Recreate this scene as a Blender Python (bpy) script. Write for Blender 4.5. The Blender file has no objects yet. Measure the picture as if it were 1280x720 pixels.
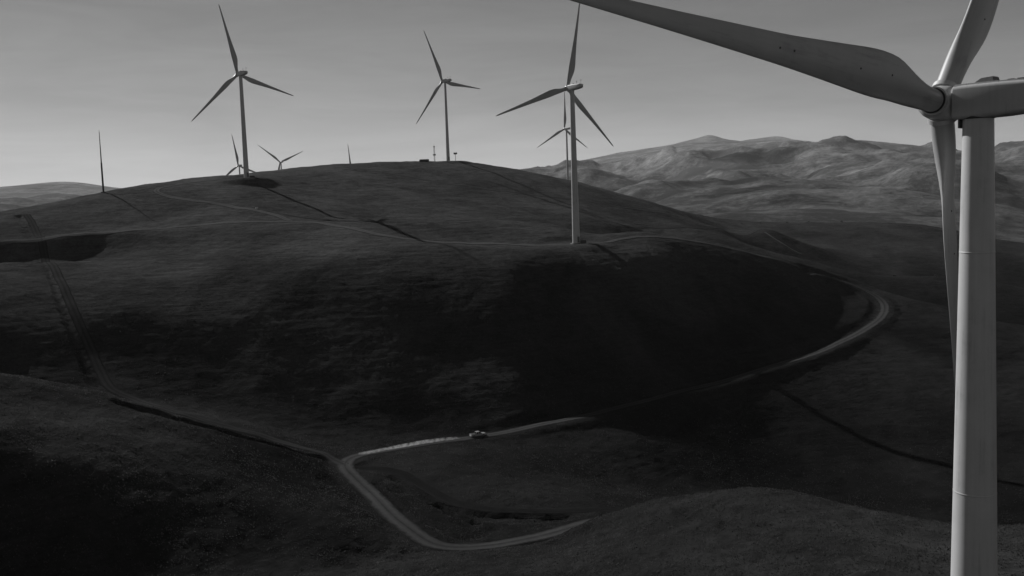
import bpy, bmesh, math, random
import numpy as np
from mathutils import Matrix, Vector
from mathutils.bvhtree import BVHTree

random.seed(7)
rng = np.random.default_rng(11)
scene = bpy.context.scene
col = scene.collection
R = math.radians

# ------------------------------------------------------------------ camera
S = 1.45                                    # picture distances below were first taken in units of 1/S metre
CZ = 95.0                                   # camera height above the datum, metres
FPX = 1200.0                                # focal length in pixels of a 1280 px wide picture
PITCH, ROLL = 5.28, -2.0
cam_d = bpy.data.cameras.new('camera')
cam_d.sensor_width = 36.0
cam_d.lens = FPX / 1280 * 36.0
cam_d.clip_start = 0.5
cam_d.clip_end = 90000
cam = bpy.data.objects.new('camera', cam_d)
col.objects.link(cam)
CAM = Matrix.Translation((0, 0, CZ)) @ Matrix.Rotation(R(90 - PITCH), 4, 'X') @ Matrix.Rotation(R(ROLL), 4, 'Z')
cam.matrix_world = CAM
scene.camera = cam

# ------------------------------------------------------------------ sky and sun
SUN_AZ, SUN_EL = -40.0, 31.0                # azimuth from +Y, clockwise
world = bpy.data.worlds.new('World')
scene.world = world
world.use_nodes = True
nt = world.node_tree
nt.nodes.clear()
sky = nt.nodes.new('ShaderNodeTexSky')
sky.sky_type = 'NISHITA'
sky.sun_disc = False
sky.sun_elevation = R(SUN_EL)
sky.sun_rotation = R(SUN_AZ)
sky.altitude = 200
sky.air_density = 1.0
sky.dust_density = 0.05
sky.ozone_density = 1.0
bw = nt.nodes.new('ShaderNodeSeparateColor')  # black-and-white picture taken through a red filter: the red channel alone
bg = nt.nodes.new('ShaderNodeBackground')
bg.inputs['Strength'].default_value = 0.051
wo = nt.nodes.new('ShaderNodeOutputWorld')
nt.links.new(sky.outputs[0], bw.inputs[0])
wtc = nt.nodes.new('ShaderNodeTexCoord')
wmp = nt.nodes.new('ShaderNodeMapping')
wmp.inputs['Scale'].default_value = (2.2, 2.2, 16.0)
wmp.inputs['Rotation'].default_value = (R(6), 0, 0)
wnz = nt.nodes.new('ShaderNodeTexNoise')
wnz.inputs['Scale'].default_value = 2.0
wnz.inputs['Detail'].default_value = 7
wnz.inputs['Roughness'].default_value = 0.62
wnz.inputs['Distortion'].default_value = 0.5
wmr = nt.nodes.new('ShaderNodeMapRange')         # thin high veil, a few per cent of the sky's brightness
wmr.inputs['From Min'].default_value = 0.35; wmr.inputs['From Max'].default_value = 0.75
wmr.inputs['To Min'].default_value = 0.95; wmr.inputs['To Max'].default_value = 1.15
wmu = nt.nodes.new('ShaderNodeMath'); wmu.operation = 'MULTIPLY'
nt.links.new(wtc.outputs['Generated'], wmp.inputs[0]); nt.links.new(wmp.outputs[0], wnz.inputs[0])
nt.links.new(wnz.outputs['Fac'], wmr.inputs[0])
nt.links.new(bw.outputs[0], wmu.inputs[0]); nt.links.new(wmr.outputs[0], wmu.inputs[1])
nt.links.new(wmu.outputs[0], bg.inputs[0])
nt.links.new(bg.outputs[0], wo.inputs[0])

sun_d = bpy.data.lights.new('sun', 'SUN')
sun_d.energy = 4.9
sun_d.angle = R(0.5)
sun_d.color = (1, 1, 1)
sun = bpy.data.objects.new('sun', sun_d)
col.objects.link(sun)
sdir = Vector((math.sin(R(SUN_AZ)) * math.cos(R(SUN_EL)), math.cos(R(SUN_AZ)) * math.cos(R(SUN_EL)), math.sin(R(SUN_EL))))
sun.rotation_euler = sdir.to_track_quat('Z', 'Y').to_euler()
sun.location = (0, 0, 300)

scene.render.engine = 'CYCLES'
vs = scene.view_settings
vs.view_transform = 'Standard'
vs.look = 'None'
vs.gamma = 1.0
vs.exposure = 0.0
vs.use_curve_mapping = False
scene.cycles.volume_bounces = 1
scene.cycles.max_bounces = 6

# ------------------------------------------------------------------ helpers
def tag(o, label=None, cat=None, group=None, kind=None):
    if label: o['label'] = label
    if cat: o['category'] = cat
    if group: o['group'] = group
    if kind: o['kind'] = kind
    return o

def empty(name, loc=(0, 0, 0), rz=0.0):
    o = bpy.data.objects.new(name, None)
    o.empty_display_size = 0.5
    col.objects.link(o)
    o.location = loc
    o.rotation_euler = (0, 0, rz)
    return o

def mesh_obj(name, verts, faces, mat, parent=None, smooth=False):
    me = bpy.data.meshes.new(name)
    me.from_pydata([tuple(v) for v in verts], [], faces)
    me.materials.append(mat)
    if smooth:
        me.polygons.foreach_set('use_smooth', [True] * len(me.polygons))
    o = bpy.data.objects.new(name, me)
    col.objects.link(o)
    if parent: o.parent = parent
    return o

def bm_obj(name, bm, mat, parent=None, smooth=False, bevel=0.0, auto=None):
    if bevel:
        bmesh.ops.bevel(bm, geom=bm.edges[:], offset=bevel, segments=2, affect='EDGES')
    bmesh.ops.recalc_face_normals(bm, faces=bm.faces[:])
    me = bpy.data.meshes.new(name)
    bm.to_mesh(me)
    bm.free()
    me.materials.append(mat)
    if smooth:
        me.polygons.foreach_set('use_smooth', [True] * len(me.polygons))
        if auto is not None:
            me.set_sharp_from_angle(angle=R(auto))
    o = bpy.data.objects.new(name, me)
    col.objects.link(o)
    if parent: o.parent = parent
    return o

def add_box(bm, c, s, rot=None):
    m = Matrix.Translation(c)
    if rot is not None: m = m @ rot
    m = m @ Matrix.Diagonal((s[0], s[1], s[2], 1))
    return bmesh.ops.create_cube(bm, size=1, matrix=m)['verts']

def add_bar(bm, a, b, r, n=8, r2=None):
    a = Vector(a); b = Vector(b); d = b - a
    m = Matrix.Translation((a + b) / 2) @ d.to_track_quat('Z', 'Y').to_matrix().to_4x4()
    return bmesh.ops.create_cone(bm, cap_ends=True, segments=n, radius1=r, radius2=r if r2 is None else r2, depth=d.length, matrix=m)['verts']

def loft(rings, cap=True):
    """rings: list of equal-length point lists -> verts, faces"""
    n = len(rings[0])
    v = [p for r in rings for p in r]
    f = []
    for i in range(len(rings) - 1):
        for j in range(n):
            k = (j + 1) % n
            f.append((i * n + j, i * n + k, (i + 1) * n + k, (i + 1) * n + j))
    if cap:
        f.append(tuple(range(n - 1, -1, -1)))
        f.append(tuple((len(rings) - 1) * n + j for j in range(n)))
    return v, f

def copy_tree(o, parent=None):
    c = o.copy()
    col.objects.link(c)
    c.parent = parent
    for ch in list(o.children):
        copy_tree(ch, c)
    return c

# ------------------------------------------------------------------ materials (all grey: black-and-white photograph)
def new_mat(name):
    m = bpy.data.materials.new(name)
    m.use_nodes = True
    n = m.node_tree
    b = n.nodes['Principled BSDF']
    return m, n, b

def node(n, t, **kw):
    x = n.nodes.new(t)
    for k, v in kw.items():
        setattr(x, k, v)
    return x

def noise_tex(n, scale, detail=4, rough=0.55, vec=None, dist=0.0):
    x = n.nodes.new('ShaderNodeTexNoise')
    x.inputs['Scale'].default_value = scale
    x.inputs['Detail'].default_value = detail
    x.inputs['Roughness'].default_value = rough
    x.inputs['Distortion'].default_value = dist
    if vec is not None: n.links.new(vec, x.inputs['Vector'])
    return x

def ramp(n, fac, stops):
    x = n.nodes.new('ShaderNodeValToRGB')
    n.links.new(fac, x.inputs[0])
    el = x.color_ramp.elements
    while len(el) < len(stops): el.new(0.5)
    for e, (p, g) in zip(el, stops):
        e.position = p
        e.color = (g, g, g, 1)
    return x

def mathn(n, op, a, b=None):
    x = n.nodes.new('ShaderNodeMath')
    x.operation = op
    for i, v in enumerate((a, b)):
        if v is None: continue
        if isinstance(v, (int, float)): x.inputs[i].default_value = v
        else: n.links.new(v, x.inputs[i])
    return x

def plain(name, g, rough=0.6, var=0.15, scale=3.0, metallic=0.0, bump=0.0):
    m, n, b = new_mat(name)
    tc = node(n, 'ShaderNodeTexCoord')
    nz = noise_tex(n, scale, 5, 0.6, tc.outputs['Object'])
    rp = ramp(n, nz.outputs['Fac'], [(0.25, g * (1 - var)), (0.75, g * (1 + var))])
    n.links.new(rp.outputs[0], b.inputs['Base Color'])
    b.inputs['Roughness'].default_value = rough
    b.inputs['Metallic'].default_value = metallic
    if bump:
        bp = node(n, 'ShaderNodeBump')
        bp.inputs['Strength'].default_value = bump
        bp.inputs['Distance'].default_value = 0.05
        n.links.new(nz.outputs['Fac'], bp.inputs['Height'])
        n.links.new(bp.outputs[0], b.inputs['Normal'])
    return m

def turbine_mat(name, g, rough=0.45):
    """painted steel / glass fibre with faint vertical run-off streaks and grime"""
    m, n, b = new_mat(name)
    tc = node(n, 'ShaderNodeTexCoord')
    mp = node(n, 'ShaderNodeMapping')
    mp.inputs['Scale'].default_value = (3.0, 3.0, 0.08)
    n.links.new(tc.outputs['Object'], mp.inputs['Vector'])
    st = noise_tex(n, 1.6, 6, 0.65, mp.outputs[0])
    gr = noise_tex(n, 0.5, 5, 0.6, tc.outputs['Object'])
    mx = mathn(n, 'MULTIPLY', st.outputs['Fac'], 0.5)
    mx2 = mathn(n, 'MULTIPLY', gr.outputs['Fac'], 0.5)
    s = mathn(n, 'ADD', mx.outputs[0], mx2.outputs[0])
    rp = ramp(n, s.outputs[0], [(0.30, g * 0.60), (0.46, g * 0.95), (0.7, g * 1.08)])
    n.links.new(rp.outputs[0], b.inputs['Base Color'])
    b.inputs['Roughness'].default_value = rough
    return m

def ground_mat(name, lo, hi, far=False):
    m, n, b = new_mat(name)
    geo = node(n, 'ShaderNodeNewGeometry')
    pos = geo.outputs['Position']
    # contour-parallel streaks: grazing terraces follow the level lines
    mp = node(n, 'ShaderNodeMapping')
    mp.inputs['Scale'].default_value = (0.05, 0.05, 1.1) if not far else (0.003, 0.003, 0.03)
    n.links.new(pos, mp.inputs['Vector'])
    terr = noise_tex(n, 1.5, 5, 0.6, mp.outputs[0], 0.3)
    big = noise_tex(n, 0.018 if not far else 0.0016, 5, 0.6, pos, 0.4)
    mid = noise_tex(n, 0.22 if not far else 0.011, 6, 0.65, pos)
    fine = noise_tex(n, 0.85 if not far else 0.05, 6, 0.78, pos)
    s1 = mathn(n, 'MULTIPLY', terr.outputs['Fac'], 0.20 if not far else 0.10)
    s2 = mathn(n, 'MULTIPLY', big.outputs['Fac'], 0.28)
    s3 = mathn(n, 'MULTIPLY', mid.outputs['Fac'], 0.22)
    s4 = mathn(n, 'MULTIPLY', fine.outputs['Fac'], 0.32 if not far else 0.24)
    a = mathn(n, 'ADD', s1.outputs[0], s2.outputs[0])
    c = mathn(n, 'ADD', s3.outputs[0], s4.outputs[0])
    d = mathn(n, 'ADD', a.outputs[0], c.outputs[0])
    rp = ramp(n, d.outputs[0], [(0.40, lo), (0.5, (lo + hi) / 2), (0.60, hi)])
    if not far:
        # valley shade painted into the grass colour: darker low down, paler towards the ridges
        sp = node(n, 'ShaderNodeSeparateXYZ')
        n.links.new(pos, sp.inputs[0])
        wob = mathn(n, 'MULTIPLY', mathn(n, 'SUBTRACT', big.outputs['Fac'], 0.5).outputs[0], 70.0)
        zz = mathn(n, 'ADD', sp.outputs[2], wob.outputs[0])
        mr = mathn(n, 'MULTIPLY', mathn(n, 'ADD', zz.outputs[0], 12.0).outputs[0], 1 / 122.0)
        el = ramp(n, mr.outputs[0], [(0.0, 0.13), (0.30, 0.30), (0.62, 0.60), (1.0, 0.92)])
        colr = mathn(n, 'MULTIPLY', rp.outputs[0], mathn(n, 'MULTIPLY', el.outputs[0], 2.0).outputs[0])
    else:
        # scrub and oak patches in the far folds
        sc1 = noise_tex(n, 0.0022, 7, 0.68, pos, 0.6)
        scr = ramp(n, sc1.outputs['Fac'], [(0.38, 0.42), (0.46, 1.0)])
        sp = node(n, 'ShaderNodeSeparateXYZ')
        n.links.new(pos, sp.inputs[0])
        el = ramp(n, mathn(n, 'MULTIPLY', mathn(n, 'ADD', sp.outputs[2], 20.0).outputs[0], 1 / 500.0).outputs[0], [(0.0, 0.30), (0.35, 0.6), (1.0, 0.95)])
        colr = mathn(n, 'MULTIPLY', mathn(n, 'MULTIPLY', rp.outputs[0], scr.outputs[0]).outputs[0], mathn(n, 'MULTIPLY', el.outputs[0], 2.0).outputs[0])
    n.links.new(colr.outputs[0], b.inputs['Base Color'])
    b.inputs['Roughness'].default_value = 1.0
    b.inputs['Specular IOR Level'].default_value = 0.0
    bp = node(n, 'ShaderNodeBump')
    bp.inputs['Strength'].default_value = 1.0
    bp.inputs['Distance'].default_value = 0.65 if not far else 6.0
    h = mathn(n, 'ADD', mathn(n, 'MULTIPLY', fine.outputs['Fac'], 0.8).outputs[0], mathn(n, 'MULTIPLY', terr.outputs['Fac'], 0.7 if not far else 0.2).outputs[0])
    n.links.new(h.outputs[0], bp.inputs['Height'])
    n.links.new(bp.outputs[0], b.inputs['Normal'])
    return m

M = {}
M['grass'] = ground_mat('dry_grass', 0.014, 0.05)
M['hills'] = ground_mat('far_grass', 0.06, 0.30, far=True)
M['paint'] = turbine_mat('turbine_paint', 0.47)
M['blade'] = turbine_mat('blade_paint', 0.37, 0.4)
M['dark'] = plain('dark_metal', 0.035, 0.5, 0.2, 6, 0.3)
M['grey'] = plain('grey_metal', 0.12, 0.5, 0.2, 6, 0.4)
M['box'] = plain('cabinet_paint', 0.04, 0.6, 0.2, 3)
M['hide'] = plain('black_hide', 0.018, 0.8, 0.3, 4)
M['car'] = plain('car_paint', 0.38, 0.25, 0.05, 2, 0.2)
M['glass'] = plain('car_glass', 0.01, 0.08, 0.05, 2)
M['tyre'] = plain('tyre', 0.02, 0.9, 0.2, 9)
M['lamp'] = plain('lamp_glass', 0.4, 0.15, 0.05, 9)
M['white'] = plain('white_paint', 0.75, 0.5, 0.05, 3)

def dirt_mat(name, g, veg_g=0.018):
    m, n, b = new_mat(name)
    uv = node(n, 'ShaderNodeUVMap')
    sx = node(n, 'ShaderNodeSeparateXYZ')
    n.links.new(uv.outputs[0], sx.inputs[0])
    geo = node(n, 'ShaderNodeNewGeometry')
    nz = noise_tex(n, 0.7, 6, 0.7, geo.outputs['Position'])
    nb = noise_tex(n, 0.09, 4, 0.6, geo.outputs['Position'])
    u = mathn(n, 'ABSOLUTE', mathn(n, 'SUBTRACT', sx.outputs[0], 0.5).outputs[0])      # 0 centre, .5 edge
    t = mathn(n, 'ABSOLUTE', mathn(n, 'SUBTRACT', u.outputs[0], 0.23).outputs[0])      # wheel tracks worn paler
    tr = ramp(n, t.outputs[0], [(0.02, 1.0), (0.15, 0.8), (0.27, 0.68)])
    s = mathn(n, 'ADD', mathn(n, 'MULTIPLY', nz.outputs['Fac'], 0.6).outputs[0], mathn(n, 'MULTIPLY', nb.outputs['Fac'], 0.4).outputs[0])
    rp = ramp(n, s.outputs[0], [(0.3, g * 0.75), (0.7, g * 1.25)])
    mu = mathn(n, 'MULTIPLY', tr.outputs[0], rp.outputs[0])
    # grass creeping in over ragged verges and along the crown
    nv = noise_tex(n, 0.45, 5, 0.7, geo.outputs['Position'])
    ed = mathn(n, 'ADD', u.outputs[0], mathn(n, 'MULTIPLY', mathn(n, 'SUBTRACT', nv.outputs['Fac'], 0.5).outputs[0], 0.55).outputs[0])
    er = ramp(n, ed.outputs[0], [(0.33, 0.0), (0.46, 1.0)])
    cr = mathn(n, 'ADD', mathn(n, 'MULTIPLY', u.outputs[0], -1.0).outputs[0], mathn(n, 'MULTIPLY', nv.outputs['Fac'], 0.22).outputs[0])
    crr = ramp(n, cr.outputs[0], [(0.04, 0.0), (0.10, 0.55)])
    veg = mathn(n, 'MAXIMUM', er.outputs[0], crr.outputs[0])
    mixc = node(n, 'ShaderNodeMix'); mixc.data_type = 'RGBA'
    n.links.new(veg.outputs[0], mixc.inputs[0]); n.links.new(mu.outputs[0], mixc.inputs[6])
    mixc.inputs[7].default_value = (veg_g, veg_g, veg_g, 1)
    n.links.new(mixc.outputs[2], b.inputs['Base Color'])
    b.inputs['Roughness'].default_value = 1.0
    b.inputs['Specular IOR Level'].default_value = 0.0
    bp = node(n, 'ShaderNodeBump')
    bp.inputs['Strength'].default_value = 0.5
    bp.inputs['Distance'].default_value = 0.051
    n.links.new(nz.outputs['Fac'], bp.inputs['Height'])
    n.links.new(bp.outputs[0], b.inputs['Normal'])
    return m
M['road'] = dirt_mat("pale_dirt_road", 0.052)
M['path'] = dirt_mat('worn_valley_path', 0.013)
M['break'] = dirt_mat('mown_firebreak', 0.034, 0.02)
M['trail'] = dirt_mat('dirt_trail', 0.09, 0.045)

# ------------------------------------------------------------------ numpy noise
_perm = rng.permutation(512)
_gx = np.cos(np.arange(512) * 2.399963)
_gy = np.sin(np.arange(512) * 2.399963)
def perlin(x, y):
    xi = np.floor(x).astype(np.int64); yi = np.floor(y).astype(np.int64)
    xf = x - xi; yf = y - yi
    u = xf * xf * xf * (xf * (xf * 6 - 15) + 10)
    v = yf * yf * yf * (yf * (yf * 6 - 15) + 10)
    def g(ix, iy, fx, fy):
        h = _perm[(_perm[ix & 511] + iy) & 511]
        return _gx[h] * fx + _gy[h] * fy
    a = g(xi, yi, xf, yf); b = g(xi + 1, yi, xf - 1, yf)
    c = g(xi, yi + 1, xf, yf - 1); d = g(xi + 1, yi + 1, xf - 1, yf - 1)
    return (a + u * (b - a)) * (1 - v) + (c + u * (d - c)) * v
def fbm(x, y, o=4, gain=0.5):
    s = np.zeros_like(x); a = 1.0; f = 1.0
    for i in range(o):
        s += a * perlin(x * f + 17.3 * i, y * f - 9.1 * i)
        a *= gain; f *= 2.03
    return s
def ridged(x, y, o=5, gain=0.5):
    s = np.zeros_like(x); a = 1.0; f = 1.0; w = 1.0
    for i in range(o):
        r = 1 - np.abs(perlin(x * f + 31.7 * i, y * f + 5.3 * i)) * 1.7
        r = np.clip(r, 0, 1) ** 2
        s += a * r * w
        w = np.clip(r * 1.4, 0, 1)
        a *= gain; f *= 2.07
    return s
def sstep(a, b, x):
    t = np.clip((x - a) / (b - a), 0, 1)
    return t * t * (3 - 2 * t)

# ------------------------------------------------------------------ camera rays (a pixel gives a direction only)
CR = np.array(CAM.to_3x3())
def ray(px, py):
    d = CR @ np.array([(px - 640) / FPX, -(py - 360) / FPX, -1.0])
    return d / math.hypot(d[0], d[1])           # unit horizontal length
def at(px, py, D):
    d = ray(px, py) * D
    return Vector((d[0], d[1], d[2] + CZ))
def project(p):
    q = CAM.inverted() @ Vector(p)
    return 640 + FPX * q.x / -q.z, 360 - FPX * q.y / -q.z
def azp(px, py=300):
    d = ray(px, py)
    return math.atan2(d[0], d[1])

# ------------------------------------------------------------------ terrain from surveyed crest and slope lines
# each line: (kind, [(px, distance, value)...]); kind 'y' = seen at that picture row, 'z' = height against the camera
LINES = [
 ('z', [(-400, 45, -60), (300, 45, -62), (640, 45, -56), (1000, 45, -50), (1700, 45, -50)]),
 ('z', [(-400, 80, -60), (0, 80, -62), (320, 80, -62), (480, 80, -57), (640, 80, -50), (800, 80, -46), (1000, 78, -45), (1300, 78, -46), (1700, 80, -48)]),
 # foreground left hill
 ('y', [(-300, 142, 720), (0, 139, 720), (160, 139, 720), (320, 139, 722), (430, 138, 715)]),
 ('y', [(-300, 153, 610), (0, 149, 628), (160, 149, 648), (300, 152, 655), (400, 156, 650)]),
 ('y', [(-300, 163, 520), (0, 160, 548), (160, 163, 570), (300, 168, 592), (410, 177, 612)]),
 ('y', [(-300, 180, 465), (0, 180, 500), (160, 178, 530), (280, 180, 555), (400, 189, 586)]),
 ('y', [(-300, 206, 440), (-100, 206, 458), (0, 205, 472), (80, 203, 486), (160, 199, 505), (240, 196, 528), (320, 196, 549), (400, 198, 571)]),
 ('z', [(-300, 232, -35), (0, 229, -42), (80, 224, -44), (160, 214, -46), (240, 206, -48), (320, 206, -50.7)]),
 # foreground middle and right hill
 ('y', [(480, 130, 724), (560, 124, 722), (640, 118, 720), (800, 108, 720), (960, 105, 720), (1120, 102, 720), (1280, 104, 720), (1600, 110, 720)]),
 ('y', [(470, 148, 690), (545, 149, 684), (600, 144, 689), (680, 138, 687), (800, 128, 668), (940, 128, 655), (1060, 122, 668), (1120, 116, 688), (1280, 122, 690), (1600, 125, 690)]),
 ('y', [(660, 146, 683), (700, 148, 670), (740, 150, 650), (824, 152, 623), (896, 152, 616), (942, 152, 611), (985, 150, 614), (1035, 146, 625), (1098, 140, 643), (1162, 134, 666), (1250, 138, 664), (1280, 140, 656), (1600, 145, 650)]),
 ('z', [(760, 173, -58), (800, 174, -59.5), (960, 175, -61), (1120, 170, -61), (1280, 170, -61), (1600, 172, -61)]),
 ('z', [(760, 190, -60.5), (800, 196, -63), (960, 210, -70.5), (1120, 214, -73), (1280, 216, -74), (1600, 220, -74)]),
 ('y', [(600, 152, 686), (640, 156, 679), (690, 161, 667), (735, 166, 651)]),
 # valley floor
 ('y', [(470, 167, 634), (545, 166, 648), (640, 168, 644)]),
 ('y', [(450, 188, 596), (560, 186, 606), (640, 188, 602), (720, 200, 600), (800, 215, 600), (960, 238, 600), (1120, 249, 600), (1280, 255, 600), (1600, 262, 590)]),
 ('y', [(-300, 258, 440), (0, 254, 460), (80, 248, 474), (160, 238, 497), (240, 224, 520), (320, 215, 542), (400, 212, 560), (480, 209, 564), (560, 211, 562), (640, 213, 560), (720, 222, 558), (800, 231, 556), (960, 260, 546), (1120, 271, 552), (1280, 275, 556), (1600, 285, 540)]),
 ('y', [(240, 238, 504), (320, 231, 524), (400, 228, 541), (480, 227, 541), (560, 228, 540), (640, 229, 536), (720, 238, 525), (800, 252, 508), (880, 270, 489), (960, 288, 472), (1040, 306, 466), (1120, 318, 468), (1280, 322, 480), (1600, 330, 470)]),
 # main hill flank
 ('y', [(-300, 280, 390), (0, 266, 412), (160, 259, 440), (240, 251, 466), (320, 244, 484), (480, 242, 484), (640, 245, 482), (720, 257, 472), (800, 272, 460), (880, 288, 452)]),
 ('y', [(-300, 310, 345), (0, 283, 372), (160, 274, 392), (320, 257, 436), (480, 257, 430), (640, 260, 432), (720, 274, 424), (800, 288, 418), (880, 303, 420), (960, 319, 421), (1040, 334, 424), (1120, 350, 420), (1280, 354, 440), (1600, 365, 420)]),
 ('y', [(0, 306, 345), (160, 297, 352), (320, 271, 388), (480, 273, 376), (640, 274, 378), (720, 293, 374), (800, 305, 374), (880, 321, 380), (960, 338, 385), (1040, 362, 392), (1120, 385, 387)]),
 ('y', [(-300, 379, 311), (0, 361, 321), (60, 361, 316), (120, 363, 306), (180, 362, 296)]),
 ('y', [(0, 336, 330), (160, 330, 326), (240, 322, 325), (320, 297, 334), (400, 294, 326), (480, 292, 328), (640, 295, 332), (720, 310, 329), (800, 322, 334), (880, 340, 343), (960, 358, 353), (1040, 386, 366)]),
 ('y', [(-300, 385, 290), (0, 366, 304), (80, 366, 298), (160, 368, 290), (240, 362, 286), (320, 342, 292), (400, 330, 296), (480, 318, 303), (560, 312, 307), (640, 313, 311), (720, 324, 312), (800, 333, 314)]),
 ('y', [(560, 332, 304), (640, 334, 306), (720, 337, 305.5), (790, 342, 305)]),
 ('y', [(-300, 396, 287.5), (0, 376, 301), (80, 376, 295), (160, 378, 287), (240, 372, 284)]),
 # crest of the right-hand spur, falling away to the right
 ('y', [(760, 354, 293), (800, 364, 290), (880, 380, 302), (960, 398, 318), (1020, 409, 334), (1070, 416, 351), (1095, 418, 362), (1150, 416, 376), (1200, 413, 389), (1280, 411, 412), (1400, 410, 435), (1600, 412, 450)]),
 ('z', [(760, 378, -19), (800, 388, -22), (880, 405, -29), (960, 426, -35), (1040, 440, -43), (1120, 445, -51), (1200, 442, -59), (1280, 440, -69), (1600, 445, -82)]),
 # bench and knoll on the upper hill
 ('y', [(320, 366, 276), (400, 365, 277), (480, 358, 277), (560, 356, 281), (640, 358, 286), (700, 356, 291)]),
 ('y', [(460, 372, 273), (520, 378, 273), (580, 382, 274), (640, 382, 277), (700, 378, 282)]),
 ('z', [(460, 392, -6.8), (520, 398, -7.6), (580, 402, -9.5), (640, 404, -11.5), (700, 400, -15), (740, 404, -19)]),
 ('y', [(-300, 440, 280), (0, 405, 284), (80, 405, 274), (160, 408, 264), (240, 400, 263), (320, 394, 258), (400, 395, 263), (480, 418, 262), (560, 428, 265), (640, 440, 267), (720, 448, 274), (760, 450, 280)]),
 ('y', [(-300, 470, 282), (-100, 440, 274), (0, 430, 267), (40, 432, 260), (80, 438, 252), (130, 446, 240), (180, 455, 232), (230, 452, 228), (308, 452, 222.5), (370, 450, 235), (420, 452, 240), (480, 458, 240), (560, 480, 240), (640, 490, 243), (720, 500, 253), (800, 512, 271), (860, 520, 281)]),
 ('y', [(250, 485, 222), (308, 490, 218.5), (340, 490, 216.5), (400, 505, 213), (440, 520, 209), (480, 535, 206), (520, 555, 203), (560, 568, 202), (600, 570, 204.5), (640, 570, 211), (680, 575, 219), (720, 580, 227), (760, 588, 238), (800, 595, 248), (840, 600, 260), (880, 606, 273)]),
 ('z', [(-300, 520, -12), (-100, 500, -6), (0, 490, -4), (80, 500, 2), (160, 520, 7), (240, 545, 12), (320, 575, 17), (400, 600, 20), (480, 625, 22), (560, 650, 21), (640, 650, 13), (720, 660, 4), (800, 670, -6), (860, 670, -16)]),
 ('z', [(-300, 650, -45), (0, 640, -35), (160, 680, -22), (320, 720, -6), (480, 760, 4), (560, 780, 2), (640, 780, -6), (720, 790, -12), (800, 800, -25)]),
 ('z', [(-300, 950, -70), (0, 950, -60), (200, 960, -30), (310, 960, -6), (380, 1060, -8), (480, 950, -20), (600, 950, -30), (720, 1000, -35), (800, 1050, -40)]),
 # saddle road and mid hill on the right
 ('z', [(760, 420, -22), (800, 430, -25), (860, 440, -31), (900, 450, -35), (960, 465, -40)]),
 ('y', [(790, 480, 283), (840, 500, 284.5), (900, 540, 286), (960, 600, 287)]),
 ('y', [(900, 490, 300), (960, 508, 313), (1020, 512, 328), (1070, 514, 340), (1120, 516, 346), (1180, 516, 345), (1240, 518, 352), (1280, 520, 360), (1600, 528, 385)]),
 ('z', [(1020, 464, -45), (1120, 470, -54), (1200, 468, -61), (1280, 468, -69), (1600, 470, -82)]),
 ('z', [(960, 535, -35), (1020, 545, -43), (1120, 550, -54), (1200, 552, -57), (1280, 555, -64), (1600, 560, -74)]),
 ('y', [(900, 590, 288), (960, 608, 296), (1020, 614, 308), (1080, 612, 322), (1120, 608, 330), (1180, 608, 334), (1240, 612, 336), (1280, 618, 342), (1600, 625, 350)]),
 ('y', [(860, 660, 280), (900, 670, 280), (960, 690, 279), (1020, 708, 278), (1080, 724, 278), (1140, 734, 280), (1200, 736, 290), (1240, 738, 300), (1280, 742, 308), (1600, 750, 320)]),
 ('z', [(860, 800, -40), (960, 830, -43), (1080, 860, -46), (1200, 870, -57), (1280, 875, -66), (1600, 880, -82)]),
 # far rolling hills
 ('y', [(840, 1150, 275), (900, 1150, 270), (960, 1180, 271), (1040, 1250, 262), (1120, 1250, 266), (1200, 1200, 276), (1280, 1150, 296), (1600, 1150, 310)]),
 ('z', [(840, 1500, -45), (960, 1500, -48), (1120, 1500, -45), (1280, 1450, -62), (1600, 1450, -80)]),
 ('y', [(800, 2000, 262), (880, 2000, 249), (960, 1950, 246), (1040, 1900, 242), (1120, 1850, 238), (1200, 1800, 246), (1280, 1800, 268), (1600, 1800, 280)]),
 ('z', [(800, 2400, -40), (960, 2350, -18), (1120, 2300, -6), (1280, 2300, -50)]),
 ('y', [(780, 3000, 243), (860, 3000, 231), (940, 3000, 221), (1020, 2900, 214), (1100, 2800, 216), (1180, 2600, 212), (1280, 2500, 242), (1600, 2500, 250)]),
 ('z', [(780, 3600, 0), (940, 3500, 35), (1100, 3400, 38), (1280, 3100, 20)]),
 ('y', [(1080, 4300, 208), (1140, 4300, 204), (1200, 4200, 194), (1232, 4200, 186), (1253, 4200, 177), (1280, 4200, 184), (1340, 4200, 198), (1600, 4300, 225)]),
 ('y', [(720, 4700, 226), (800, 4600, 222), (880, 4500, 216), (960, 4400, 204), (1020, 4500, 202)]),
 # mountains
 ('y', [(680, 7500, 216), (760, 7200, 208), (820, 7000, 202), (880, 6800, 196), (940, 6800, 194), (1000, 6800, 190), (1060, 6900, 188), (1130, 7000, 196), (1200, 7000, 205), (1280, 7000, 210)]),
 ('y', [(920, 9300, 179), (980, 9300, 181), (1020, 9000, 182), (1045, 8800, 179), (1075, 8700, 176), (1110, 8700, 179), (1150, 8700, 184), (1200, 9000, 195), (1280, 9500, 205), (1600, 9500, 215)]),
 ('y', [(640, 12000, 222), (690, 12000, 208), (720, 12000, 202), (760, 12000, 199), (800, 12000, 190), (840, 12000, 181), (870, 12000, 173), (888, 12000, 169), (905, 12000, 174), (930, 12000, 180)]),
 ('y', [(935, 16500, 178), (955, 16500, 172), (972, 16500, 170), (990, 16500, 174), (1010, 16500, 182), (1050, 16500, 188)]),
 ('z', [(600, 19500, 150), (700, 19500, 260), (960, 20500, 420), (1280, 19500, 260), (1600, 19500, 150)]),
 # far left ridges
 ('z', [(-300, 2500, -90), (0, 2500, -90), (300, 2500, -60), (600, 2500, -60)]),
 ('z', [(-300, 5000, -20), (0, 5000, -30), (300, 5000, 0), (600, 5000, 0)]),
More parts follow.
